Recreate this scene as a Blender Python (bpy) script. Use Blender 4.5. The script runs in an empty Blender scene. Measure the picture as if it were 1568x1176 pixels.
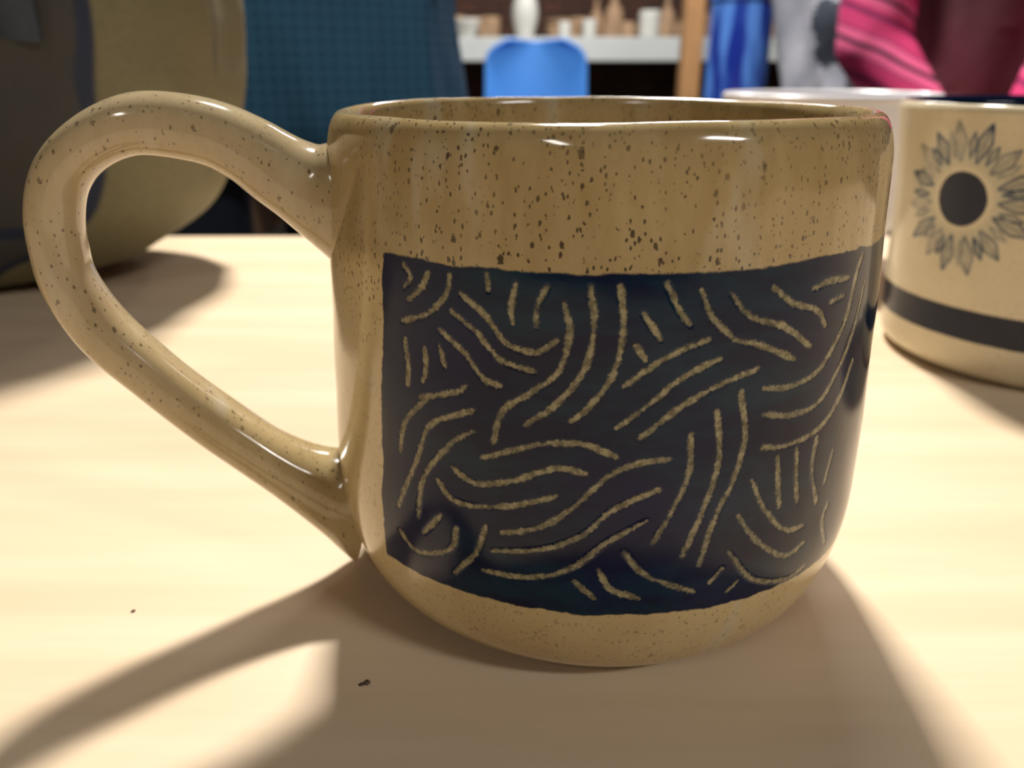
import bpy, math, random
import numpy as np
from mathutils import Vector, Matrix, noise
random.seed(4); np.random.seed(4)
T=0.75            # table-top height
scene=bpy.context.scene
col=scene.collection

# ------------------------------------------------------------------ helpers
def link(o,parent=None):
    col.objects.link(o)
    if parent is not None: o.parent=parent
    return o
def empty(name,loc=(0,0,0)):
    o=bpy.data.objects.new(name,None); o.location=loc; o.empty_display_size=.05
    return link(o)
def mesh_obj(name,V,Fc,mats,loc=(0,0,0),parent=None,smooth=True):
    me=bpy.data.meshes.new(name); me.from_pydata([tuple(v) for v in V],[],Fc)
    for m in (mats if isinstance(mats,(list,tuple)) else [mats]): me.materials.append(m)
    if smooth: me.polygons.foreach_set('use_smooth',[True]*len(me.polygons))
    me.update()
    o=bpy.data.objects.new(name,me); o.location=loc
    return link(o,parent)
class N:
    def __init__(s,name):
        s.m=bpy.data.materials.new(name); s.m.use_nodes=True
        s.t=s.m.node_tree; s.n=s.t.nodes; s.l=s.t.links
        s.b=s.n['Principled BSDF']
    def add(s,typ,**k):
        x=s.n.new(typ)
        for a,v in k.items(): setattr(x,a,v)
        return x
    def put(s,sock,v):
        if isinstance(v,bpy.types.NodeSocket): s.l.new(v,sock)
        elif v is not None:
            if isinstance(v,(tuple,list)) and len(v)==3 and sock.type=='RGBA': v=(*v,1)
            sock.default_value=v
    def math(s,op,a,b=None,c=None,clamp=False):
        x=s.add('ShaderNodeMath',operation=op,use_clamp=clamp)
        s.put(x.inputs[0],a); s.put(x.inputs[1],b)
        if c is not None: s.put(x.inputs[2],c)
        return x.outputs[0]
    def ss(s,v,a,b,to0=0.,to1=1.):
        x=s.add('ShaderNodeMapRange',interpolation_type='SMOOTHSTEP')
        s.put(x.inputs['Value'],v)
        if a>b: a,b,to0,to1=b,a,to1,to0
        x.inputs['From Min'].default_value=a; x.inputs['From Max'].default_value=b
        x.inputs['To Min'].default_value=to0; x.inputs['To Max'].default_value=to1
        return x.outputs[0]
    def mix(s,f,a,b,mode='MIX'):
        x=s.add('ShaderNodeMix',data_type='RGBA',blend_type=mode)
        s.put(x.inputs[0],f); s.put(x.inputs[6],a); s.put(x.inputs[7],b)
        return x.outputs[2]
    def coord(s,scale=(1,1,1)):
        tc=s.add('ShaderNodeTexCoord'); mp=s.add('ShaderNodeMapping')
        s.l.new(tc.outputs['Object'],mp.inputs[0]); mp.inputs['Scale'].default_value=scale
        return mp.outputs[0]
    def noise(s,vec,scale,detail=3,rough=.5):
        x=s.add('ShaderNodeTexNoise'); s.put(x.inputs['Vector'],vec)
        x.inputs['Scale'].default_value=scale; x.inputs['Detail'].default_value=detail
        x.inputs['Roughness'].default_value=rough
        return x.outputs['Fac']
    def voro(s,vec,scale):
        x=s.add('ShaderNodeTexVoronoi'); s.put(x.inputs['Vector'],vec); x.inputs['Scale'].default_value=scale
        return x.outputs['Distance'],x.outputs['Color']
    def attr(s,name):
        return s.add('ShaderNodeAttribute',attribute_name=name).outputs['Fac']
    def bump(s,h,strength=.3,dist=.001):
        x=s.add('ShaderNodeBump'); x.inputs['Strength'].default_value=strength
        x.inputs['Distance'].default_value=dist; s.put(x.inputs['Height'],h)
        s.l.new(x.outputs[0],s.b.inputs['Normal'])
    def fin(s,c,rough=.5,metal=0.,coat=0.,coat_r=.05,**k):
        s.put(s.b.inputs['Base Color'],c); s.put(s.b.inputs['Roughness'],rough)
        s.put(s.b.inputs['Metallic'],metal); s.put(s.b.inputs['Coat Weight'],coat)
        s.put(s.b.inputs['Coat Roughness'],coat_r)
        for a,v in k.items(): s.put(s.b.inputs[a.replace('_',' ')],v)
        return s.m
def simple(name,c,rough=.5,var=.15,scale=20,**k):
    n=N(name); v=n.coord(); f=n.noise(v,scale,4)
    d=tuple(x*(1-var) for x in c); b=tuple(min(1,x*(1+var)) for x in c)
    return n.fin(n.mix(f,d,b),rough,**k)
def catmull(P,step):
    P=[np.array(p,float) for p in P]
    if len(P)==2: P=[P[0],(P[0]+P[1])/2,P[1]]
    Q=[2*P[0]-P[1]]+P+[2*P[-1]-P[-2]]
    out=[]
    for i in range(1,len(Q)-2):
        a,b,c,d=Q[i-1:i+3]
        n=max(2,int(np.linalg.norm(c[:2]-b[:2])/step))
        for k in range(n):
            t=k/n
            out.append(.5*((2*b)+(c-a)*t+(2*a-5*b+4*c-d)*t*t+(3*b-a-3*c+d)*t**3))
    out.append(P[-1]); return np.array(out)
def lathe_data(prof,segs=64,off=(0,0,0)):
    V=[];Fc=[];n=len(prof)
    for i in range(segs):
        a=2*math.pi*i/segs
        for r,z in prof: V.append((off[0]+r*math.cos(a),off[1]+r*math.sin(a),off[2]+z))
    for i in range(segs):
        j=(i+1)%segs
        for k in range(n-1): Fc.append((i*n+k,j*n+k,j*n+k+1,i*n+k+1))
    return V,Fc
def smoothprof(P,step=.002): return [(max(p[0],.0001),max(p[1],0)) for p in catmull(P,step)]
def box(name,x0,x1,y0,y1,z0,z1,mat,parent=None,bev=.003):
    cx,cy,cz=(x0+x1)/2,(y0+y1)/2,(z0+z1)/2
    hx,hy,hz=(x1-x0)/2,(y1-y0)/2,(z1-z0)/2
    V=[(sx*hx,sy*hy,sz*hz) for sx in(-1,1) for sy in(-1,1) for sz in(-1,1)]
    Fc=[(0,1,3,2),(4,6,7,5),(0,4,5,1),(2,3,7,6),(0,2,6,4),(1,5,7,3)]
    o=mesh_obj(name,V,Fc,mat,(cx,cy,cz),None,smooth=False)
    if bev:
        m=o.modifiers.new('Bevel','BEVEL'); m.width=bev; m.segments=3
    if parent is not None:
        o.parent=parent; o.location=Vector((cx,cy,cz))-parent.location
    return o

# ------------------------------------------------------------------ camera
FPX=1230.; PITCH=math.radians(21.6); CAMH=.091
cam=bpy.data.cameras.new('camera'); camo=link(bpy.data.objects.new('camera',cam))
camo.location=(0,0,T+CAMH); camo.rotation_euler=(math.pi/2-PITCH,0,0)
cam.sensor_width=36; cam.lens=FPX/1568*36; cam.clip_start=.005; cam.clip_end=50
cam.dof.use_dof=True; cam.dof.focus_distance=.112; cam.dof.aperture_fstop=20
scene.camera=camo

# ------------------------------------------------------------------ materials
def glaze(name,kind):
    n=N(name); v=n.coord(); vs=n.coord((1,1,.22))
    big=n.noise(v,45,3); streak=n.noise(vs,200,4,.6); fine=n.noise(v,700,3)
    tc=n.add('ShaderNodeTexCoord'); sp=n.add('ShaderNodeSeparateXYZ'); n.l.new(tc.outputs['Object'],sp.inputs[0])
    z=sp.outputs[2]
    base=n.mix(n.ss(big,.35,.65),(.50,.375,.185),(.57,.445,.235))
    if kind!='pale':
        top=n.mix(n.ss(streak,.3,.75),(.35,.255,.115),(.43,.33,.17))
        if kind=='mug':
            base=n.mix(n.ss(z,.064,.068),base,top)
        else:
            base=n.mix(n.ss(z,.02,.07),n.mix(.7,base,top),n.mix(.35,top,(.52,.44,.32)))
        base=n.mix(n.ss(n.noise(vs,130,3),.56,.74,0,.45),base,(.50,.47,.38))
    else:
        base=n.mix(n.ss(big,.35,.65),(.64,.56,.40),(.72,.64,.47))
    base=n.mix(n.ss(fine,.55,.75,0,.18),base,(.25,.17,.07))
    if kind!='pale':
        dens=n.ss(n.noise(v,60,2),.3,.65,.45,1.)
        nz=n.add('ShaderNodeTexNoise'); n.l.new(v,nz.inputs['Vector']); nz.inputs['Scale'].default_value=2400; nz.inputs['Detail'].default_value=1
        layers=((1900,.34,.25,.0003),(1150,.29,.42,.0004),(640,.24,.66,.0006)) if kind=='mug' else ((1700,.30,.5,.0003),(900,.26,.55,.0004),(560,.2,.75,.0006))
        for sc,th,keep,amp in layers:
            nv=n.add('ShaderNodeVectorMath',operation='ADD'); n.l.new(n.coord((1,1,.6)),nv.inputs[0])
            sm=n.add('ShaderNodeVectorMath',operation='SCALE'); n.l.new(nz.outputs['Color'],sm.inputs[0]); sm.inputs['Scale'].default_value=amp
            n.l.new(sm.outputs[0],nv.inputs[1])
            d,c=n.voro(nv.outputs[0],sc)
            sx=n.add('ShaderNodeSeparateColor'); n.l.new(c,sx.inputs[0])
            on=n.math('GREATER_THAN',sx.outputs[0],keep)
            size=n.math('MULTIPLY',n.math('POWER',sx.outputs[1],1.5),th)
            hit=n.math('LESS_THAN',d,n.math('ADD',size,.04))
            f=n.math('MULTIPLY',n.math('MULTIPLY',on,hit),dens)
            if kind=='mug': f=n.math('MULTIPLY',f,n.ss(z,.05,.068,.38,.92))
            else: f=n.math('MULTIPLY',f,.7)
            base=n.mix(f,base,(.045,.03,.02))
    rough=n.ss(big,.3,.7,.08,.15)
    n.spec=.6
    if kind=='mug':
        bd=n.attr('band'); cv=n.attr('carve')
        wob=n.math('ADD',n.math('MULTIPLY',n.math('SUBTRACT',n.noise(v,900,3,.6),.5),.5),n.math('MULTIPLY',n.math('SUBTRACT',n.noise(v,150,2,.6),.5),1.9))
        inb=n.ss(n.math('ADD',bd,wob),-.12,.3)
        under=n.noise(n.coord((.5,.5,1.6)),110,5,.65)
        dark=n.mix(n.ss(under,.38,.66),(.0025,.0045,.026),(.004,.022,.044))
        dark=n.mix(n.ss(n.noise(v,45,3),.45,.68,0,.8),dark,(.006,.008,.044))
        dark=n.mix(n.ss(n.noise(v,26,4,.7),.58,.72,0,.4),dark,(.018,.034,.060))
        edge=n.math('ADD',cv,n.math('MULTIPLY',n.math('SUBTRACT',n.noise(v,1700,4,.75),.5),1.0))
        edge=n.math('ADD',edge,n.math('MULTIPLY',n.math('SUBTRACT',n.noise(v,330,2,.6),.5),.75))
        line=n.ss(edge,.57,.18)
        lc=n.mix(n.ss(n.noise(v,900,3,.6),.35,.65),(.15,.13,.072),(.36,.315,.185))
        lw=n.ss(n.noise(v,90,3,.6),.3,.55,.62,.92)
        dark=n.mix(n.math('MULTIPLY',line,lw),dark,lc)
        base=n.mix(inb,base,dark)
        n.spec=n.ss(inb,0,1,.6,.24)
        h=n.math('MULTIPLY',n.ss(cv,.8,.1),-.35)
        h=n.math('ADD',h,n.math('MULTIPLY',n.noise(v,120,1),.5))
        n.bump(h,.35,.0004)
    else:
        n.bump(n.noise(v,110,1),.25,.0006)
    return n,base,rough
n,b,r=glaze('speckled_glaze','mug'); m_mug=n.fin(b,r,coat=0.,Specular_IOR_Level=n.spec)
n,b,r=glaze('handle_glaze','handle'); m_handle=n.fin(b,r,coat=0.,Specular_IOR_Level=.6)

# ------------------------------------------------------------------ main mug
MC=(.0149,.1404)
OUT=[(0,.0320),(.0012,.0358),(.003,.0390),(.006,.0422),(.010,.0446),(.015,.0462),(.022,.0472),(.030,.0473),
     (.040,.0469),(.052,.0464),(.064,.0459),(.075,.0453),(.0795,.0450),(.0825,.0444)]
def Rz(z):
    if z<=OUT[0][0]: return OUT[0][1]
    for (a,ra),(b_,rb) in zip(OUT,OUT[1:]):
        if z<=b_: return ra+(rb-ra)*(z-a)/(b_-a)
    return OUT[-1][1]
# carved comb lines in view pixels, ray-cast onto the wall as (angle, height)
def cast_to_wall(u,v):
    c,s=math.cos(PITCH),math.sin(PITCH)
    xc=(u-784)/FPX; yc=(588-v)/FPX
    D=(xc,c+s*yc,-s+c*yc); R=.046; cx,cy=MC
    for i in range(14):
        A=D[0]**2+D[1]**2;B=-2*(D[0]*cx+D[1]*cy);C=cx*cx+cy*cy-R*R
        t=(-B-math.sqrt(max(0,B*B-4*A*C)))/(2*A)
        z=CAMH+D[2]*t; R=.5*R+.5*Rz(z)
    return (math.atan2(D[0]*t-cx,-(D[1]*t-cy)), z)
TR="""618,405 628,425 618,440;655,418 645,440 625,458;688,422 683,450 655,480 615,492;705,450 740,480 775,525 820,540 852,522;690,475 730,510 765,550 820,570;672,505 710,540 740,580 768,592;620,520 625,560 625,590;650,535 652,565 648,585;672,530 680,560;645,608 700,600 715,590;790,435 783,470 785,495;838,440 822,470 822,500;745,420 748,445;865,465 872,510 855,570 815,600 770,630 755,680;905,440 910,500 895,565 850,620 805,650;950,440 955,500 940,570 905,620 875,645;985,480 1012,520;975,530 988,550;1022,435 1040,475 1058,498;1075,445 1090,485 1120,515;1120,450 1150,485 1200,500 1240,530;1185,440 1215,465 1250,475 1262,498;1245,442 1270,430 1298,425;1270,462 1290,452;955,592 1000,560 1045,535 1085,520;945,655 1000,615 1050,575 1105,548;980,670 1040,625 1100,590 1160,565;1125,520 1170,530 1215,550;1170,595 1210,592 1250,570 1275,530 1295,480 1310,420 1320,390;1170,635 1215,635 1255,615 1285,560 1305,500 1322,430;1168,685 1210,680 1255,655 1285,610 1305,550;612,690 622,645 660,605;610,775 640,700 660,650 725,628;640,790 650,730 690,680 725,660;740,700 790,688 850,678 900,682 945,700;692,715 730,740 790,735 850,717 897,725;670,735 700,768 770,775 850,760;770,815 830,805 880,775 930,730 975,710 1025,702;755,842 830,840 890,820 940,780 1010,748;740,872 820,882 880,865 930,830 990,797;1058,665 1055,720 1030,780 1000,830;1098,630 1100,700 1080,770 1045,850;1135,600 1140,670 1120,740 1095,790 1070,862;955,845 990,880 1062,905;915,870 935,900 978,915;880,888 910,915;612,812 640,845 690,840 700,808;650,815 675,790;745,805 730,845 695,878;1150,735 1170,780 1200,810 1230,805;1130,790 1160,830 1200,850 1230,830;1115,845 1150,885 1200,885 1230,865;1190,700 1190,740 1192,775;1220,685 1218,730 1220,770;1250,670 1243,720 1250,770;1275,690 1262,740;1085,890 1105,868;1110,905 1128,888;1268,770 1258,800 1262,830"""
RS=46.5
strokes=[]
for st in TR.split(';'):
    P=[cast_to_wall(*map(float,p.split(','))) for p in st.split()]
    strokes.append(catmull([(a*RS,z*1e3) for a,z in P],.15))
allst=list(strokes)
for s in strokes:
    q=s.copy(); q[:,0]+=math.radians(128)*RS; q[:,1]=86-q[:,1]; allst.append(q)

front=np.radians(np.arange(-52,92,.30)); rest=np.radians(np.arange(92,308,.6))
TH=np.concatenate([front,rest]); TH=TH[TH<math.radians(308)-.002]
zs=list(np.linspace(0,.014,40))+list(np.arange(.0142,.0720,.00023))+list(np.linspace(.0722,.0825,24))
zz=np.array(zs)
cr=catmull(OUT,.0004); cr=cr[np.argsort(cr[:,0])]
rr=np.interp(zz,cr[:,0],cr[:,1])
prof=[(0.0001,0.0014),(.028,.0014),(.030,.0004)]+[(a,b) for a,b in zip(rr,zz)]
rim=[(.0439,.0836),(.0433,.0844),(.0425,.0848),(.0419,.0847),(.0414,.0841),(.0411,.083),(.0411,.081),(.0414,.075),(.0422,.06),(.0430,.04),(.0428,.02),(.041,.011),(.035,.0065),(.02,.0055),(.0001,.0055)]
prof+=smoothprof(rim,.0007)
pr=np.array(prof); nT=len(TH); nP=len(pr)
Rg=np.repeat(pr[None,:,0],nT,0); Zg=np.repeat(pr[None,:,1],nT,0); Tg=np.repeat(TH[:,None],nP,1)
wob=.00014*np.sin(2*Tg+1)+.00008*np.sin(3*Tg+Zg*80)+.00004*np.sin(7*Tg+Zg*140)+.00006*np.sin(Zg*330+1.5*np.sin(Tg*2))
wt=np.clip(Zg/.01,0,1)*(Rg>.03)
Rw=Rg+wob*wt
Zw=Zg+np.clip((Zg-.07)/.012,0,1)*(.00018*np.sin(Tg*2+.6)+.00008*np.sin(5*Tg)+.00003*np.sin(13*Tg))
X=Rw*np.sin(Tg); Y=-Rw*np.cos(Tg)
verts=np.stack([X,Y,Zw],-1).reshape(-1,3)
ii=np.arange(nT); jj=(ii+1)%nT; kk=np.arange(nP-1)
A=(ii[:,None]*nP+kk[None]).ravel(); B=(jj[:,None]*nP+kk[None]).ravel()
quads=np.stack([A,B,B+1,A+1],-1)
me=bpy.data.meshes.new('mug_body')
me.vertices.add(len(verts)); me.vertices.foreach_set('co',verts.ravel().astype(np.float32))
me.loops.add(quads.size); me.loops.foreach_set('vertex_index',quads.ravel().astype(np.int32))
me.polygons.add(len(quads)); me.polygons.foreach_set('loop_start',(np.arange(len(quads))*4).astype(np.int32))
me.polygons.foreach_set('loop_total',np.full(len(quads),4,np.int32))
me.polygons.foreach_set('use_smooth',np.ones(len(quads),bool))
me.update(calc_edges=True); me.materials.append(m_mug)
# distance fields (mm)
carve=np.full((nT,nP),3.0,np.float32)
outer=np.zeros(nP,bool); outer[3:3+len(zz)]=True
S=TH*RS; Zm=pr[:,1]*1e3
for s in allst:
    ai=np.where((S>s[:,0].min()-1.6)&(S<s[:,0].max()+1.6))[0]
    ki=np.where(outer&(Zm>s[:,1].min()-1.6)&(Zm<s[:,1].max()+1.6))[0]
    if len(ai)==0 or len(ki)==0: continue
    g=carve[ai[0]:ai[-1]+1,ki[0]:ki[-1]+1]
    SX=S[ai][:,None]; ZX=Zm[ki][None,:]
    L=len(s)
    for i,p in enumerate(s[::2]):
        w=.10*max(0,1-min(i*2,L-1-i*2)/6)   # taper
        d=np.sqrt((SX-p[0])**2+(ZX-p[1])**2)+w
        np.minimum(g,d,out=g)
a0=-45.2; leftedge=np.radians(a0-(67.5-Zm)/49*3.2)*RS
rightedge=math.radians(246)*RS
band=np.minimum(np.minimum(S[:,None]-leftedge[None,:],rightedge-S[:,None]),
     np.minimum((67.9+.25*np.sin(TH*3))[:,None]-Zm[None,:],Zm[None,:]-(18.6+.3*np.sin(TH*2+1))[:,None]))
band[:,~outer]=-5
for nm,arr in (('carve',carve),('band',band)):
    at=me.attributes.new(nm,'FLOAT','POINT'); at.data.foreach_set('value',arr.astype(np.float32).ravel())
mug=empty('coffee_mug',(MC[0],MC[1],T))
link(bpy.data.objects.new('mug_body',me),mug)

def handle(name,path,direction,R_of,mat,parent,b0=.045,b1=.055,endb=.45):
    P=catmull(path,.0008)   # rho,z,t,w
    n=len(P); d=np.array(direction); side=np.array([-d[1],d[0]])
    V=[];Fc=[];M=40
    for i in range(n):
        tg=P[min(i+1,n-1),:2]-P[max(i-1,0),:2]; tg/=np.linalg.norm(tg)
        nr=np.array([-tg[1],tg[0]])
        w_=min(1,max(0,(b1-P[i,0])/(b1-b0)))*(1 if i<n/2 else endb)
        nr=nr*(1-w_)+np.array([0,math.copysign(1,nr[1])])*w_; nr/=np.linalg.norm(nr)
        for k in range(M):
            a=2*math.pi*k/M; ca,sa=math.cos(a),math.sin(a)
            e=.86
            ca=math.copysign(abs(ca)**e,ca); sa=math.copysign(abs(sa)**e,sa)
            wv=1+.02*math.sin(i*.09)+.015*math.sin(i*.23+k*.3)
            rho=P[i,0]+nr[0]*P[i,2]*ca*wv; z=P[i,1]+nr[1]*P[i,2]*ca*wv
            q=P[i,3]*sa*wv
            x=d[0]*rho+side[0]*q; y=d[1]*rho+side[1]*q
            z=max(z,.0015)
            r=math.hypot(x,y); rm=R_of(z)-.0012
            if r<rm: x*=rm/r; y*=rm/r
            V.append((x,y,z))
    for i in range(n-1):
        for k in range(M):
            l=(k+1)%M; Fc.append((i*M+k,i*M+l,(i+1)*M+l,(i+1)*M+k))
    o=mesh_obj(name,V,Fc,mat,(0,0,0),parent)
    m=o.modifiers.new('Smooth','SMOOTH'); m.factor=.5; m.iterations=4
    return o
HP=[(43,69.0,10.8,9.5),(45.2,70.2,9.4,8.8),(47.6,71.8,7.6,7.6),(50.5,74.0,6.3,6.7),(53,75.8,5.8,6.2),(57.0,78.8,5.3,5.9),(62.6,81.5,5.0,5.8),(70.9,82.9,4.7,5.6),(76.3,82.0,4.4,5.4),(81.6,79.0,4.2,5.2),
    (85.2,74.9,4.1,5.1),(87.0,69.7,4.1,5.1),(87.4,64.4,4.1,5.1),(86.8,58.6,4.1,5.2),(83.2,50.7,4.2,5.3),(76.5,42.4,4.3,5.4),(69.0,34.4,4.5,5.6),(61.3,27.0,4.9,5.9),(55,22.0,5.7,6.5),(50.5,18.8,7.0,7.3),(47.5,17.0,8.6,8.4),(45.5,16.0,10.2,9.6),(43,14.8,11.5,10.5)]
HP=[tuple(x*1e-3 for x in p) for p in HP]
b10=math.radians(10)
handle('handle',HP,(-math.cos(b10),-math.sin(b10)),Rz,m_handle,mug)

# ------------------------------------------------------------------ second mug (flower)
n,b,r=glaze('cream_glaze','pale'); v=n.coord()
pet=n.attr('petal'); dsc=n.attr('disc'); stp=n.attr('stripe')
sn=n.noise(v,420,4,.7)
pc=n.mix(n.ss(sn,.35,.65),(.008,.028,.085),(.045,.10,.17))
halo=n.ss(dsc,-16,-3,0,1.)
b=n.mix(n.math('MULTIPLY',n.math('MULTIPLY',halo,n.ss(dsc,-.3,-3)),.30),b,(.30,.34,.28))
f=n.math('MULTIPLY',n.math('MULTIPLY',pet,1.5),n.ss(sn,.78,.40,.6,1.),clamp=True)
b=n.mix(f,b,pc)
b=n.mix(n.ss(n.math('ADD',dsc,n.math('MULTIPLY',sn,.5)),.1,.4),b,(.006,.011,.034))
b=n.mix(n.ss(n.math('ADD',stp,n.math('MULTIPLY',sn,.4)),.0,.35),b,(.003,.008,.028))
m_cream=n.fin(b,.14,Specular_IOR_Level=.3)
C2=(.18,.262)
O2=[(0,.044),(.0015,.0470),(.004,.0490),(.009,.0500),(.020,.0506),(.040,.0512),(.060,.0528),(.074,.0545),(.0790,.0551)]
def R2(z):
    return float(np.interp(z,[p[0] for p in O2],[p[1] for p in O2]))
TH2=np.concatenate([np.radians(np.arange(-100,-30,.25)),np.radians(np.arange(-30,259.5,2))])
z2=np.concatenate([np.linspace(0,.008,14),np.arange(.0085,.0790,.0003)])
c2=catmull(O2,.0005); r2=np.interp(z2,c2[:,0],c2[:,1])
p2=[(.0001,.001),(.040,.001)]+list(zip(r2,z2))
p2+=smoothprof([(.0549,.0800),(.0543,.0808),(.0535,.0811),(.0526,.0808),(.0519,.0798),(.0515,.078),(.0505,.06),(.049,.03),(.046,.012),(.035,.006),(.0001,.0055)],.001)
p2=np.array(p2); n2=len(p2)
V=[];Fc=[];pa=[];da=[];sa_=[]
zf=.0545; thf=math.radians(-65.5)
NP=15
petals=[]
for q in range(NP):
    petals.append((2*math.pi*q/NP+.05*math.sin(q*5.1),10.6,22.3+1.0*math.sin(q*2.3),2.4,.75+.25*math.sin(q*2.9)))
    petals.append((2*math.pi*(q+.5)/NP+.05*math.sin(q*3.1),11.6,19.2+1.0*math.cos(q*1.7),1.5,.65+.3*math.cos(q*3.7)))
def petal_val(dx,dz):
    rad=math.hypot(dx,dz); an=math.atan2(dz,dx); best=0.
    if not 9.5<rad<24: return 0.,rad
    for c0,ra,rb,hw,st in petals:
        d_=(an-c0+math.pi)%(2*math.pi)-math.pi
        if abs(d_)>.5: continue
        lx=rad*math.cos(d_); ly=rad*math.sin(d_)
        t=(lx-ra)/(rb-ra)
        if not 0<t<1: continue
        w=hw*min(1,(t/.55)**.6)*min(1,((1-t)/.45)**.75)
        e=w-abs(ly)                       # mm inside petal
        if e<-.3: continue
        out_=max(0,1-abs(e-.40)/.60)       # painted outline
        mid=.7*max(0,1-abs(ly)/.42)*(1 if t<.75 else 0)
        tip=.9*max(0,(t-.5)/.5) if e>0 else 0
        best=max(best,st*max(out_,mid,tip,.25 if e>0 else 0))
    return best,rad
for t in TH2:
    for k,(r_,z_) in enumerate(p2):
        V.append((r_*math.sin(t),-r_*math.cos(t),z_))
        if 2<=k<2+len(z2):
            pv_,rad=petal_val((t-thf)*52.,(z_-zf)*1e3)
            pa.append(pv_); da.append(8.0-rad)
            zl=z_*1e3; sa_.append(min(zl-12.8,22.3-zl))
        else:
            pa.append(0); da.append(-30); sa_.append(1.5 if (k>=2+len(z2)+3 and z_>.076) else -5)
nt=len(TH2)
for i in range(nt):
    j=(i+1)%nt
    for k in range(n2-1): Fc.append((i*n2+k,j*n2+k,j*n2+k+1,i*n2+k+1))
mug2=empty('coffee_mug.001',(C2[0],C2[1],T))
o=mesh_obj('flower_mug_body',V,Fc,m_cream,(0,0,0),mug2)
for nm,arr in (('petal',pa),('disc',da),('stripe',sa_)):
    at=o.data.attributes.new(nm,'FLOAT','POINT'); at.data.foreach_set('value',np.array(arr,np.float32))
m_creamh=simple('cream_handle_glaze',(.64,.55,.38),.18)
H2=[(52,62,8,7),(57,65,5.5,6),(66,67,4.8,6),(76,62,4.6,6),(81,52,4.5,6),(80,40,4.5,6),(73,29,4.6,6),(62,22,5.5,6),(52,19,8,7)]
handle('flower_mug_handle',[tuple(x*1e-3 for x in p) for p in H2],(math.cos(.3),math.sin(.3)),R2,m_creamh,mug2,.05,.06,1)

# white bowl behind
m_white=simple('white_glaze',(.60,.58,.62),.25,.05,30)
wp=smoothprof([(.0001,.004),(.020,.004),(.024,0),(.027,0),(.029,.006),(.038,.025),(.0455,.055),(.0485,.0755),(.0493,.0780),(.0483,.0790),(.0470,.0780),(.0445,.060),(.036,.028),(.020,.012),(.0001,.010)],.002)
V,Fc=lathe_data(wp,96); mesh_obj('white_bowl',V,Fc,m_white,(.149,.400,T))

# ------------------------------------------------------------------ table
n=N('birch_plywood'); v=n.coord((1.2,14,1)); w=n.noise(v,3.5,6,.6)
v2=n.coord((5,160,1)); w2=n.noise(v2,3,3)
c_=n.mix(n.ss(w,.3,.7),(.69,.53,.36),(.76,.61,.435))
c_=n.mix(n.ss(w2,.5,.8,0,.10),c_,(.58,.42,.27))
m_table=n.fin(c_,.42,Specular_IOR_Level=.35)
m_steel=simple('painted_steel',(.12,.12,.13),.35,metal=.7)
tab=empty('work_table',(.1,0,0))
box('table_top',-.95,1.15,-.40,.462,T-.024,T,m_table,tab,.0015)
for i,(x,y) in enumerate([(-.88,-.33),(1.08,-.33),(-.88,.40),(1.08,.40)]):
    box('leg_%d'%(i+1),x-.025,x+.025,y-.025,y+.025,0,T-.024,m_steel,tab,.004)
box('apron_front',-.88,1.08,-.345,-.325,T-.10,T-.024,m_steel,tab); box('apron_back',-.88,1.08,.39,.41,T-.10,T-.024,m_steel,tab)

m_crumb=simple('dry_clay',(.12,.08,.05),.8)
V=[];Fc=[]
for (x,y,rad) in [(-.0230,.1010,.0006),(-.0238,.1006,.0004),(-.068,.119,.0004)]:
    b0=len(V); V0,F0=lathe_data([(0.00001,0),(rad,.0001),(rad*.8,rad*.5),(.00001,rad*.7)],9,(x,y,0))
    V0=[(a+random.uniform(-.3,.3)*rad,b_+random.uniform(-.2,.2)*rad,c0) for a,b_,c0 in V0]
    V+=V0; Fc+=[tuple(i+b0 for i in f_) for f_ in F0]
mesh_obj('clay_crumbs',V,Fc,m_crumb,(0,0,T))

# ------------------------------------------------------------------ canvas bag on the table
n=N('bag_canvas'); v=n.coord()
wv=n.noise(n.coord((1,1,1)),500,2); nb=n.noise(v,12,4)
geo=n.attr('panel')
dk=n.mix(nb,(.028,.027,.026),(.060,.057,.052)); tn=n.mix(nb,(.115,.100,.055),(.20,.18,.10))
cc=n.mix(n.ss(geo,.0,.002),dk,tn)
cc=n.mix(n.ss(n.attr('pipe'),.0,.001),cc,(.014,.022,.05))
cc=n.mix(n.ss(wv,.4,.7,0,.12),cc,(.02,.02,.02))
n.bump(n.math('ADD',n.math('MULTIPLY',wv,.3),n.math('MULTIPLY',n.noise(v,25,3),3)),.4,.002)
m_bag=n.fin(cc,.75)
V=[];Fc=[];pan=[];pip=[]
nu,nv=260,110
bx,by,bz=.168,.082,.125
f_=lambda c0,p: math.copysign(abs(c0)**p,c0)
for j in range(nv+1):
    ph=-math.pi/2+math.pi*j/nv
    for i in range(nu):
        a=2*math.pi*i/nu
        e=.66
        cp=f_(math.cos(ph),.40); sp_=f_(math.sin(ph),.62)
        x=bx*cp*f_(math.cos(a),e); y=by*cp*f_(math.sin(a),e); z=bz*sp_
        k=.006*noise.noise(Vector((x*14,y*14,z*14)))+.003*noise.noise(Vector((x*40,y*40,z*40)))
        l=1+k/max(.05,math.hypot(x,y))
        x*=l*(1+.06*math.cos(z*12)); y*=l
        V.append((x,y,max(z,-bz)+bz))
        h_=z+bz
        edge=(y+.052+.012*math.sin(h_*16)) if x>0 else -.05
        pan.append(edge)
        pip.append(max(.0016-abs(edge), .003-abs(h_-.030) if edge<0 else -.005, .0012-abs(y-.002+.02*math.sin(h_*14)) if x>0 else -.005))
for j in range(nv):
    for i in range(nu):
        k=(i+1)%nu; Fc.append((j*nu+i,j*nu+k,(j+1)*nu+k,(j+1)*nu+i))
bag=empty('canvas_bag',(-.300,.376,T))
o=mesh_obj('bag_body',V,Fc,m_bag,(0,0,0),bag)
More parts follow.
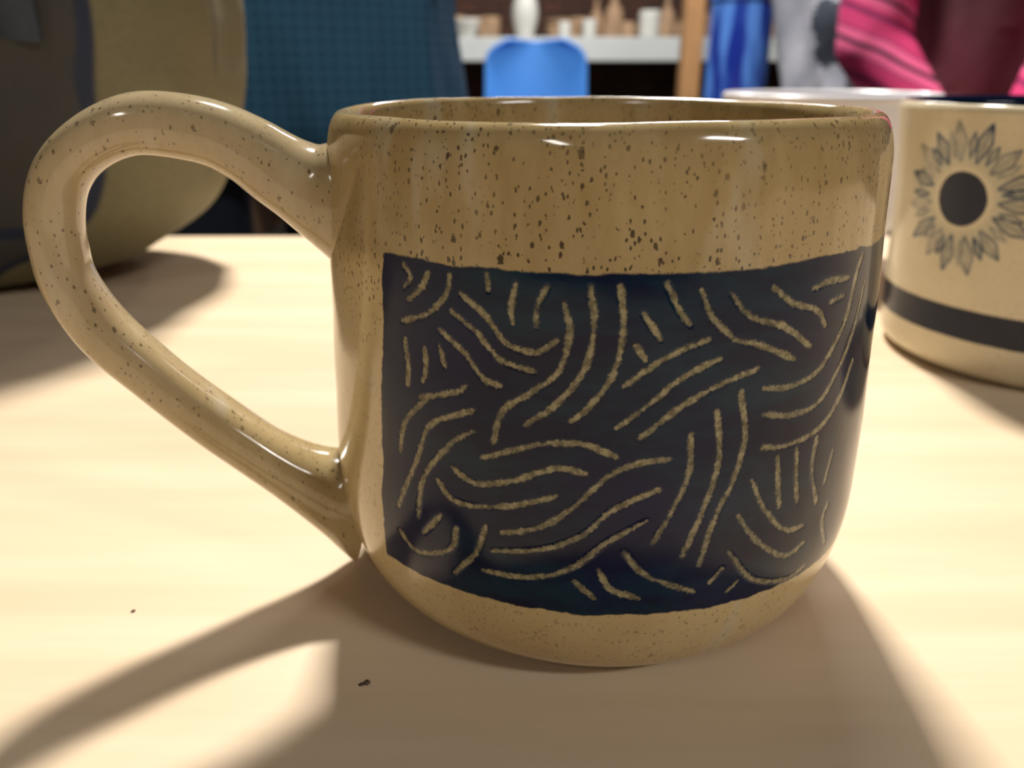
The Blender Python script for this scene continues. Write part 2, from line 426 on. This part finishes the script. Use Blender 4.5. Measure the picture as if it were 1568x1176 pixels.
for nm,arr in (('panel',pan),('pipe',pip)):
    at=o.data.attributes.new(nm,'FLOAT','POINT'); at.data.foreach_set('value',np.array(arr,np.float32))
def strap(name,pts,w,mat,parent,th=.002):
    P=catmull(pts,.006); V=[];Fc=[]
    for i in range(len(P)):
        tg=P[min(i+1,len(P)-1)]-P[max(i-1,0)]; tg/=np.linalg.norm(tg)
        sd=np.cross(tg,[0,1,0]); sd/=np.linalg.norm(sd)+1e-9; up=np.cross(sd,tg)
        for a,b_ in ((-w,-th),(w,-th),(w,th),(-w,th)): V.append(P[i]+sd*a+up*b_)
    for i in range(len(P)-1):
        for k in range(4): l=(k+1)%4; Fc.append((i*4+k,i*4+l,(i+1)*4+l,(i+1)*4+k))
    return mesh_obj(name,V,Fc,mat,(0,0,0),parent)
m_web=simple('webbing_strap',(.035,.045,.065),.8,.3,300)
strap('carry_strap',[(.125,-.070,.10),(.128,-.078,.14),(.125,-.072,.18),(.10,-.05,.26),(0,-.04,.31),(-.06,-.05,.26),(-.078,-.080,.18),(-.078,-.086,.12),(-.075,-.078,.05)],.010,m_web,bag)

# ------------------------------------------------------------------ people
def ico(sub):
    import bmesh
    bm=bmesh.new(); bmesh.ops.create_icosphere(bm,subdivisions=sub,radius=1)
    v=np.array([x.co[:] for x in bm.verts]); f=np.array([[y.index for y in x.verts] for x in bm.faces]); bm.free(); return v,f
ICO3=ico(3); ICO2=ico(2)
def person(name,loc,rot,segs,mats,folds=.004,vox=.008):
    """segs: (p0,r0,p1,r1,label); r = scalar or (rx,ry,rz). One continuous remeshed surface."""
    VV=[];FF=[];cnt=0
    for p0,r0,p1,r1,lab in segs:
        p0=np.array(p0,float);p1=np.array(p1,float)
        r0=np.array([r0]*3 if np.isscalar(r0) else r0,float); r1=np.array([r1]*3 if np.isscalar(r1) else r1,float)
        L=np.linalg.norm(p1-p0); n_=max(1,int(L/(min(r0.min(),r1.min())*.35)))
        tv,tf=(ICO2 if r0.max()<.02 else ICO3)
        for i in range(n_+1):
            t=i/n_; VV.append(tv*(r0+(r1-r0)*t)+(p0+(p1-p0)*t)); FF.append(tf+cnt); cnt+=len(tv)
    VV=np.concatenate(VV);FF=np.concatenate(FF)
    me=bpy.data.meshes.new('tmp'); me.from_pydata(VV.tolist(),[],FF.tolist())
    o=bpy.data.objects.new('tmp',me); col.objects.link(o)
    m=o.modifiers.new('r','REMESH'); m.mode='VOXEL'; m.voxel_size=vox
    m=o.modifiers.new('s','SMOOTH'); m.iterations=4; m.factor=.5
    dg=bpy.context.evaluated_depsgraph_get(); me2=bpy.data.meshes.new_from_object(o.evaluated_get(dg))
    bpy.data.objects.remove(o)
    nv_=len(me2.vertices); co=np.empty(nv_*3,np.float32); me2.vertices.foreach_get('co',co); co=co.reshape(-1,3)
    best=np.full(nv_,1e9); lab=np.zeros(nv_,int)
    for p0,r0,p1,r1,lb in segs:
        p0=np.array(p0,float);p1=np.array(p1,float); d=p1-p0; L2=max(d@d,1e-9)
        t=np.clip((co-p0)@d/L2,0,1)
        r0=np.array([r0]*3 if np.isscalar(r0) else r0,float); r1=np.array([r1]*3 if np.isscalar(r1) else r1,float)
        rr_=r0+(r1-r0)*t[:,None]
        q=np.linalg.norm((co-(p0+d*t[:,None]))/rr_,axis=1)
        k=q<best; best[k]=q[k]; lab[k]=lb
    no=np.empty(nv_*3,np.float32); me2.vertices.foreach_get('normal',no); no=no.reshape(-1,3)
    if folds:
        for i in range(nv_):
            if lab[i]!=0:
                x,y,z=co[i]
                k=noise.noise(Vector((x*16+y*6,y*9,z*4)))+.5*noise.noise(Vector((x*34,y*30,z*9)))
                co[i]+=no[i]*k*folds
        me2.vertices.foreach_set('co',co.ravel())
    for m in mats: me2.materials.append(m)
    pv=np.empty(len(me2.loops),np.int32); me2.loops.foreach_get('vertex_index',pv)
    ls=np.empty(len(me2.polygons),np.int32); me2.polygons.foreach_get('loop_start',ls)
    me2.polygons.foreach_set('material_index',lab[pv[ls]].astype(np.int32))
    me2.polygons.foreach_set('use_smooth',np.ones(len(me2.polygons),bool)); me2.update()
    root=empty(name,loc); root.rotation_euler=(0,0,rot)
    link(bpy.data.objects.new(name+'_body',me2),root)
    return root
def hand(w,dirv,side,thumb,lab=0):
    """w wrist, dirv pointing direction, side = across palm (towards thumb)."""
    w=np.array(w,float); d=np.array(dirv,float); d/=np.linalg.norm(d); s=np.array(side,float); s/=np.linalg.norm(s)
    nrm=np.cross(d,s)*thumb
    S=[(w,.024,w+d*.04,.019,lab)]
    lens=[.070,.078,.073,.058]
    for i in range(4):
        off=s*(.028-.0185*i)
        a=w+d*.02+off*.6; k=w+d*.082+off
        S.append((a,.015,k,.0115,lab))
        L=lens[i]; m1=k+(d*.9-nrm*.35)*L*.5; m2=m1+(d*.6-nrm*.8)*L*.5
        S.append((k,.010,m1,.009,lab)); S.append((m1,.009,m2,.0078,lab))
    t0=w+d*.02+s*.022; t1=t0+(d*.6+s*.7)*.035; t2=t1+(d*.9+s*.1-nrm*.2)*.032
    S+=[(t0,.015,t1,.012,lab),(t1,.011,t2,.009,lab)]
    return S
def head(c,lab=0):
    c=np.array(c,float)  # head centre; face towards -y
    S=[(c+[0,.012,.025],(.075,.092,.085),c+[0,.005,0],(.072,.088,.09),lab),
       (c+[0,-.02,-.055],(.052,.055,.05),c+[0,-.035,-.085],(.032,.03,.026),lab),
       (c+[0,-.088,.008],(.009,.012,.01),c+[0,-.104,-.022],(.014,.014,.011),lab),
       (c+[-.028,-.078,.030],(.020,.012,.008),c+[.028,-.078,.030],(.020,.012,.008),lab),
       (c+[-.016,-.083,-.050],(.010,.008,.006),c+[.016,-.083,-.050],(.010,.008,.006),lab),
       (c+[-.076,.005,.012],(.010,.018,.018),c+[-.074,0,-.018],(.008,.012,.012),lab),
       (c+[.076,.005,.012],(.010,.018,.018),c+[.074,0,-.018],(.008,.012,.012),lab)]
    return S
m_skin=simple('skin',(.52,.32,.22),.5,.08,40)
m_eye=simple('eye_white',(.75,.73,.70),.2,.02); m_pup=simple('iris',(.03,.02,.015),.2,.02)
def face_extras(root,c,hairmat,longhair):
    for sx,nm in ((-1,'l'),(1,'r')):
        V,Fc=lathe_data([(.00001,-.012),(.0085,-.0085),(.012,0),(.0085,.0085),(.00001,.012)],20)
        mesh_obj('eye_'+nm,V,Fc,m_eye,(c[0]+sx*.030,c[1]-.076,c[2]+.006),root)
        V,Fc=lathe_data([(.00001,-.005),(.0036,-.0035),(.005,0),(.0036,.0035),(.00001,.005)],16)
        mesh_obj('iris_'+nm,V,Fc,m_pup,(c[0]+sx*.030,c[1]-.0858,c[2]+.006),root)
    V=[];Fc=[];nu,nv=48,28
    for j in range(nv+1):
        for i in range(nu):
            a=2*math.pi*i/nu; fr=max(0,-math.sin(a))   # front
            low=-.9+1.25*min(1,fr*1.7) if longhair==0 else -1.0+1.35*min(1,fr*1.5)
            lo=math.asin(max(-.95,min(.95,low*.75)))
            ph=math.pi/2-(math.pi/2-lo)*j/nv
            k=1+.025*noise.noise(Vector((math.cos(a)*6,math.sin(a)*6,ph*2)))
            z=.103*math.sin(ph)*k+.022
            if longhair and ph<0: z-=longhair*(-ph); 
            rr_=max(math.cos(ph),.72 if (longhair and ph<0) else 0)
            V.append((.086*rr_*math.cos(a)*k,.014+.100*rr_*math.sin(a)*k,z))
    for j in range(nv):
        for i in range(nu):
            k=(i+1)%nu; Fc.append((j*nu+i,j*nu+k,(j+1)*nu+k,(j+1)*nu+i))
    o=mesh_obj('hair',V,Fc,hairmat,c,root); m=o.modifiers.new('Solidify','SOLIDIFY'); m.thickness=.008
def build_person(name,loc,rot,H,mats,arms,hairmat,longhair,hem=.80,torso=1.0,folds=.004):
    s=H/1.72; P=lambda x,y,z:(x*s,y*s,z*s)
    w=torso
    S=[]
    # trousers=2 shirt=1 skin=0 shoes=3
    for sx in(-1,1):
        S+=[(P(sx*.095,0,.90),(.098*w*s,.105*w*s,.09*s),P(sx*.10,-.01,.50),.062*s,2),(P(sx*.10,-.01,.50),.062*s,P(sx*.105,.015,.10),.047*s,2),
            (P(sx*.105,.01,.06),(.042*s,.05*s,.04*s),P(sx*.115,-.13,.035),(.045*s,.05*s,.033*s),3)]
    S+=[(P(0,0,.96),(.175*w*s,.115*w*s,.10*s),P(0,0,.90),(.175*w*s,.118*w*s,.09*s),2),
        (P(0,0,hem+.05),(.195*w*s,.14*w*s,.05*s),P(0,0,1.05),(.168*w*s,.122*w*s,.08*s),1),
        (P(0,0,1.05),(.165*w*s,.118*w*s,.08*s),P(0,0,1.28),(.180*w*s,.120*w*s,.10*s),1),
        (P(-.12,0,1.40),(.07*s,.062*s,.05*s),P(.12,0,1.40),(.07*s,.062*s,.05*s),1),
        (P(0,.01,1.36),(.11*s,.08*s,.07*s),P(0,.01,1.44),(.065*s,.06*s,.03*s),1),
        (P(0,.012,1.42),.052*s,P(0,0,1.54),.050*s,0)]
    for arm in arms:
        sh,el,wr,hd,sd,th=arm
        S+=[(P(*sh),.060*s,P(*el),.050*s,4),(P(*el),.049*s,P(*wr),.036*s,4)]
        S+=hand(P(*wr),hd,sd,th)
    hc=P(0,-.01,1.62); S+=head(hc)
    r=person(name,loc,rot,S,mats,folds)
    face_extras(r,hc,hairmat,longhair)
    return r
def fabric(name,c1,c2,kind):
    n=N(name); v=n.coord()
    if kind=='check':
        tc=n.add('ShaderNodeTexCoord'); sp=n.add('ShaderNodeSeparateXYZ'); n.l.new(tc.outputs['Object'],sp.inputs[0])
        fx=n.math('PINGPONG',sp.outputs[0],.0050); fz=n.math('PINGPONG',sp.outputs[2],.0050)
        g=n.math('MAXIMUM',n.ss(fx,.0030,.0042),n.ss(fz,.0030,.0042))
        c=n.mix(n.math('MULTIPLY',g,.45),c1,c2); c=n.mix(n.ss(n.noise(v,5,3),.4,.7,0,.45),c,tuple(x*.5 for x in c1))
    elif kind=='stripe':
        tc=n.add('ShaderNodeTexCoord'); sp=n.add('ShaderNodeSeparateXYZ'); n.l.new(tc.outputs['Object'],sp.inputs[0])
        f=n.math('ADD',n.math('MULTIPLY',sp.outputs[2],1.0),n.math('MULTIPLY',sp.outputs[0],.45))
        f=n.math('ADD',f,n.math('MULTIPLY',n.noise(v,9,1),.02))
        a=n.math('PINGPONG',f,.0125); b2=n.math('PINGPONG',n.math('ADD',f,.01),.030)
        c=n.mix(n.ss(a,.008,.010),c1,c2); c=n.mix(n.ss(b2,.015,.018),c,(.70,.10,.25)); c=n.mix(n.ss(b2,.0265,.0275),c,(.04,.004,.03))
    else:
        c=n.mix(n.ss(n.noise(v,8,4),.35,.65),c1,c2)
    n.bump(n.noise(v,350,2),.3,.001)
    return n.fin(c,.85)
m_blue=fabric('blue_checked_cloth',(.030,.13,.27),(.075,.25,.41),'check')
m_navy=fabric('navy_denim',(.010,.013,.025),(.018,.025,.045),'plain')
m_shoe=simple('shoe_leather',(.03,.02,.015),.4)
m_pink=fabric('pink_striped_knit',(.55,.03,.15),(.20,.008,.08),'stripe')
m_maroon=fabric('maroon_knit',(.06,.008,.015),(.09,.012,.024),'plain')
m_grey=fabric('grey_wool',(.17,.18,.23),(.32,.33,.39),'plain')
m_jean=fabric('charcoal_denim',(.03,.035,.05),(.05,.055,.07),'plain')
m_hair=simple('brown_hair',(.06,.03,.015),.5,.4,120); m_hair2=simple('dark_hair',(.02,.012,.01),.5,.4,120)
armsA=[((-.20,0,1.38),(-.27,.03,1.12),(-.24,-.14,.96),(.4,-.9,-.2),(.5,.2,0),1),
       ((.20,0,1.38),(.24,.07,1.13),(.17,-.08,.99),(-.5,-.8,-.1),(-.5,.2,0),-1)]
build_person('person',(-.256,.86,0),0.12,1.78,[m_skin,m_blue,m_navy,m_shoe,m_blue],armsA,m_hair,0,hem=.72,torso=1.08,folds=.014)
armsB=[((-.17,-.02,1.34),(-.165,-.10,.92),(-.06,-.16,.78),(1,-.35,-.2),(0,-.6,.8),1),
       ((.17,-.02,1.34),(.10,-.15,1.0),(.02,-.20,.80),(-1,-.3,-.2),(0,-.6,.8),-1)]
build_person('person.001',(.655,1.22,0),-.25,1.62,[m_skin,m_maroon,m_jean,m_shoe,m_pink],armsB,m_hair2,.12,hem=.78,torso=.92)
armsC=[((-.19,0,1.38),(-.215,.02,1.07),(-.19,-.05,.79),(0,-.2,-1),(.2,-.9,0),1),
       ((.19,0,1.38),(.215,.02,1.07),(.19,-.05,.79),(0,-.2,-1),(-.2,-.9,0),-1)]
build_person('person.002',(.74,1.72,0),.1,1.74,[m_skin,m_grey,m_navy,m_shoe,m_grey],armsC,m_hair,0,hem=.70,folds=.008)

# ------------------------------------------------------------------ room
n=N('dark_brick'); br=n.add('ShaderNodeTexBrick'); tc=n.add('ShaderNodeTexCoord'); mp=n.add('ShaderNodeMapping')
mp.inputs['Rotation'].default_value=(math.pi/2,0,0); n.l.new(tc.outputs['Object'],mp.inputs[0]); n.l.new(mp.outputs[0],br.inputs[0])
br.inputs['Color1'].default_value=(.085,.032,.018,1); br.inputs['Color2'].default_value=(.050,.020,.012,1); br.inputs['Mortar'].default_value=(.018,.012,.009,1)
br.inputs['Scale'].default_value=4.5
m_brick=n.fin(br.outputs[0],.85)
m_wall=simple('painted_plaster',(.12,.11,.10),.8,.05,4)
m_ceil=simple('ceiling_paint',(.25,.24,.22),.9,.04,4)
m_floor=simple('concrete_floor',(.10,.09,.08),.6,.2,3)
X0,X1,Y0,Y1,ZC=-3.,3.2,-2.6,4.6,2.75
box('floor',X0,X1,Y0,Y1,-.05,0,m_floor,None,0); box('ceiling',X0,X1,Y0,Y1,ZC,ZC+.05,m_ceil,None,0)
box('wall_back',X0,X1,Y1,Y1+.08,0,ZC,m_brick,None,0); box('wall_front',X0,X1,Y0-.08,Y0,0,ZC,m_wall,None,0)
box('wall_left',X0-.08,X0,Y0,Y1,0,ZC,m_wall,None,0); box('wall_right',X1,X1+.08,Y0,Y1,0,ZC,m_wall,None,0)
m_trim=simple('trim_wood',(.10,.06,.035),.6)
box('baseboard_back',X0,X1,Y1-.015,Y1,0,.10,m_trim); box('baseboard_left',X0,X0+.015,Y0,Y1-.016,0,.10,m_trim)
box('baseboard_right',X1-.015,X1,Y0,Y1-.016,0,.10,m_trim)
# shelf
m_shelf=simple('white_laminate',(.55,.58,.58),.5,.06)
sh=empty('pottery_shelf',(.3,4.3,0))
box('shelf_board',-1.4,2.2,4.02,4.57,.862,.965,m_shelf,sh,.004)
for i,x in enumerate((-1.35,.95,2.15)): box('support_%d'%i,x-.03,x+.03,4.08,4.54,0,.862,m_trim,sh,.004)
box('lower_board',-1.38,2.18,4.06,4.56,.40,.43,m_trim,sh,.004)
# pottery
def pot(profile,x,y,z): return lathe_data(smoothprof(profile,.006),28,(x,y,z))
vase=[(.0001,0),(.035,0),(.040,.01),(.058,.07),(.062,.12),(.050,.17),(.030,.20),(.026,.225),(.034,.245),(.030,.247),(.022,.225),(.0001,.20)]
V,Fc=pot(vase,0,0,0); m_vase=simple('white_stoneware',(.66,.66,.62),.4,.06,40)
mesh_obj('white_vase',V,Fc,m_vase,(.062,4.18,.966))
m_bisque=simple('bisque_clay',(.42,.27,.16),.7,.35,9)
bowl=[(.0001,.008),(.025,.0),(.030,.0),(.045,.03),(.058,.065),(.055,.067),(.042,.035),(.0001,.012)]
cup=[(.0001,0),(.032,0),(.038,.02),(.040,.085),(.037,.087),(.034,.02),(.0001,.008)]
bottle=[(.0001,0),(.030,0),(.036,.04),(.030,.09),(.012,.12),(.011,.16),(.016,.165),(.009,.162),(.0001,.12)]
V=[];Fc=[]
rng=random.Random(7)
def addp(pf,x,y,sc,z=.966):
    b0=len(V); V0,F0=pot([(r_*sc,z_*sc) for r_,z_ in pf],x,y,z); V.extend(V0); Fc.extend([tuple(i+b0 for i in f_) for f_ in F0])
for k,x in enumerate(np.arange(-1.2,2.1,.088)):
    if -.06<x<.18: continue
    addp(rng.choice([bowl,cup,bowl,cup,bottle]),float(x),4.24+rng.uniform(-.02,.03),rng.uniform(.55,1.0))
    addp(rng.choice([bottle,cup,bowl]),float(x)+.04,4.42+rng.uniform(-.02,.03),rng.uniform(.8,1.5))
mesh_obj('shelf_pottery',V,Fc,m_bisque)
V=[];Fc=[]
for x,pf,sc in ((-.21,bowl,1.1),(.36,cup,.8),(.64,cup,1.2),(.245,cup,.7),(1.1,vase,.8)): addp(pf,x,4.09,sc)
mesh_obj('glazed_cups',V,Fc,m_vase)
# wooden post
m_post=simple('pine_post',(.42,.22,.09),.6,.25,14)
post=box('wooden_post',.680,.755,3.45,3.54,0,ZC,m_post,None,.006)
# blue plastic chair
m_chair=simple('blue_plastic',(.07,.26,.72),.3,.05,5)
ch=empty('plastic_chair',(.085,3.05,0))
V=[];Fc=[];nu,nv=24,30
pathc=[(-.42,.42),(-.38,.445),(-.2,.44),(-.05,.43),(.0,.46),(.02,.55),(.045,.75),(.06,.90),(.062,.925)]
pc=catmull(pathc,.03)
for j,(yy,zz_) in enumerate(pc):
    t=j/(len(pc)-1)
    hw=.195-.03*abs(t-.3)
    if zz_>.86: hw*=math.sqrt(max(.05,1-((zz_-.86)/.078)**2))
    for i in range(nu+1):
        u=-1+2*i/nu
        V.append((hw*u,yy-(.05*u*u if t>.5 else 0),zz_+(.02*u*u if t<.45 else 0)))
for j in range(len(pc)-1):
    for i in range(nu): Fc.append((j*(nu+1)+i,j*(nu+1)+i+1,(j+1)*(nu+1)+i+1,(j+1)*(nu+1)+i))
o=mesh_obj('chair_shell',V,Fc,m_chair,(0,0,0),ch); m=o.modifiers.new('Solidify','SOLIDIFY'); m.thickness=.008
m_chrome=simple('chrome_leg',(.5,.5,.5),.2,metal=1.)
for i,(x,y) in enumerate([(-.17,-.38),(.17,-.38),(-.16,-.04),(.16,-.04)]):
    V,Fc=lathe_data([(.0001,0),(.012,0),(.011,.01),(.011,.43),(.0001,.43)],16)
    mesh_obj('chair_leg_%d'%i,V,Fc,m_chrome,(x,y,0),ch)
# back side table with blue jar
bt=empty('side_table',(.85,2.5,0))
box('side_top',.50,1.25,2.25,2.75,.70,.73,m_trim,bt)
for i,(x,y) in enumerate([(.54,2.29),(1.21,2.29),(.54,2.71),(1.21,2.71)]): box('side_leg_%d'%i,x-.02,x+.02,y-.02,y+.02,0,.70,m_trim,bt)
n=N('cobalt_glass'); v=n.coord((1,1,.15)); m_cob=n.fin(n.mix(n.ss(n.noise(v,28,2),.45,.62),(.012,.03,.30),(.10,.26,.75)),.08,Transmission_Weight=.15)
jar=smoothprof([(.0001,0),(.080,0),(.084,.006),(.084,.26),(.088,.272),(.088,.282),(.084,.284),(.080,.275),(.078,.26),(.078,.012),(.0001,.010)],.008)
V,Fc=lathe_data(jar,64); mesh_obj('blue_glass_jar',V,Fc,m_cob,(.625,2.40,.731))

# ------------------------------------------------------------------ lights
m_house=simple('lamp_housing',(.6,.6,.58),.5,.02)
def ceiling_lamp(name,x,y,z,sx,sy,power,colr):
    root=empty(name,(x,y,z))
    box('housing',x-sx/2-.02,x+sx/2+.02,y-sy/2-.02,y+sy/2+.02,z+.012,z+.06,m_house,root,.005)
    box('stem',x-.01,x+.01,y-.01,y+.01,z+.06,ZC,m_house,root,.002)
    L=bpy.data.lights.new(name+'_light','AREA'); L.shape='RECTANGLE'; L.size=sx; L.size_y=sy; L.energy=power; L.color=colr
    o=bpy.data.objects.new(name+'_tube',L); link(o,root); o.location=(0,0,0)
ceiling_lamp('ceiling_lamp',-.04,1.22,2.40,.22,.14,78,(1,.95,.86))
ceiling_lamp('fill_lamp',1.25,-1.0,2.05,.6,.14,18,(1,.96,.92))  # unseen fill lamp, added to light the mug front and rim
ceiling_lamp('ceiling_lamp.002',-.7,-1.4,2.05,.14,.6,6,(1,.94,.86))
ceiling_lamp('ceiling_lamp.003',.4,3.0,2.45,1.2,.2,56,(1,.97,.94))
w=bpy.data.worlds.new('world'); scene.world=w; w.use_nodes=True
w.node_tree.nodes['Background'].inputs[0].default_value=(.6,.6,.65,1); w.node_tree.nodes['Background'].inputs[1].default_value=.3
scene.view_settings.view_transform='Standard'
scene.view_settings.look='None'
scene.view_settings.exposure=0
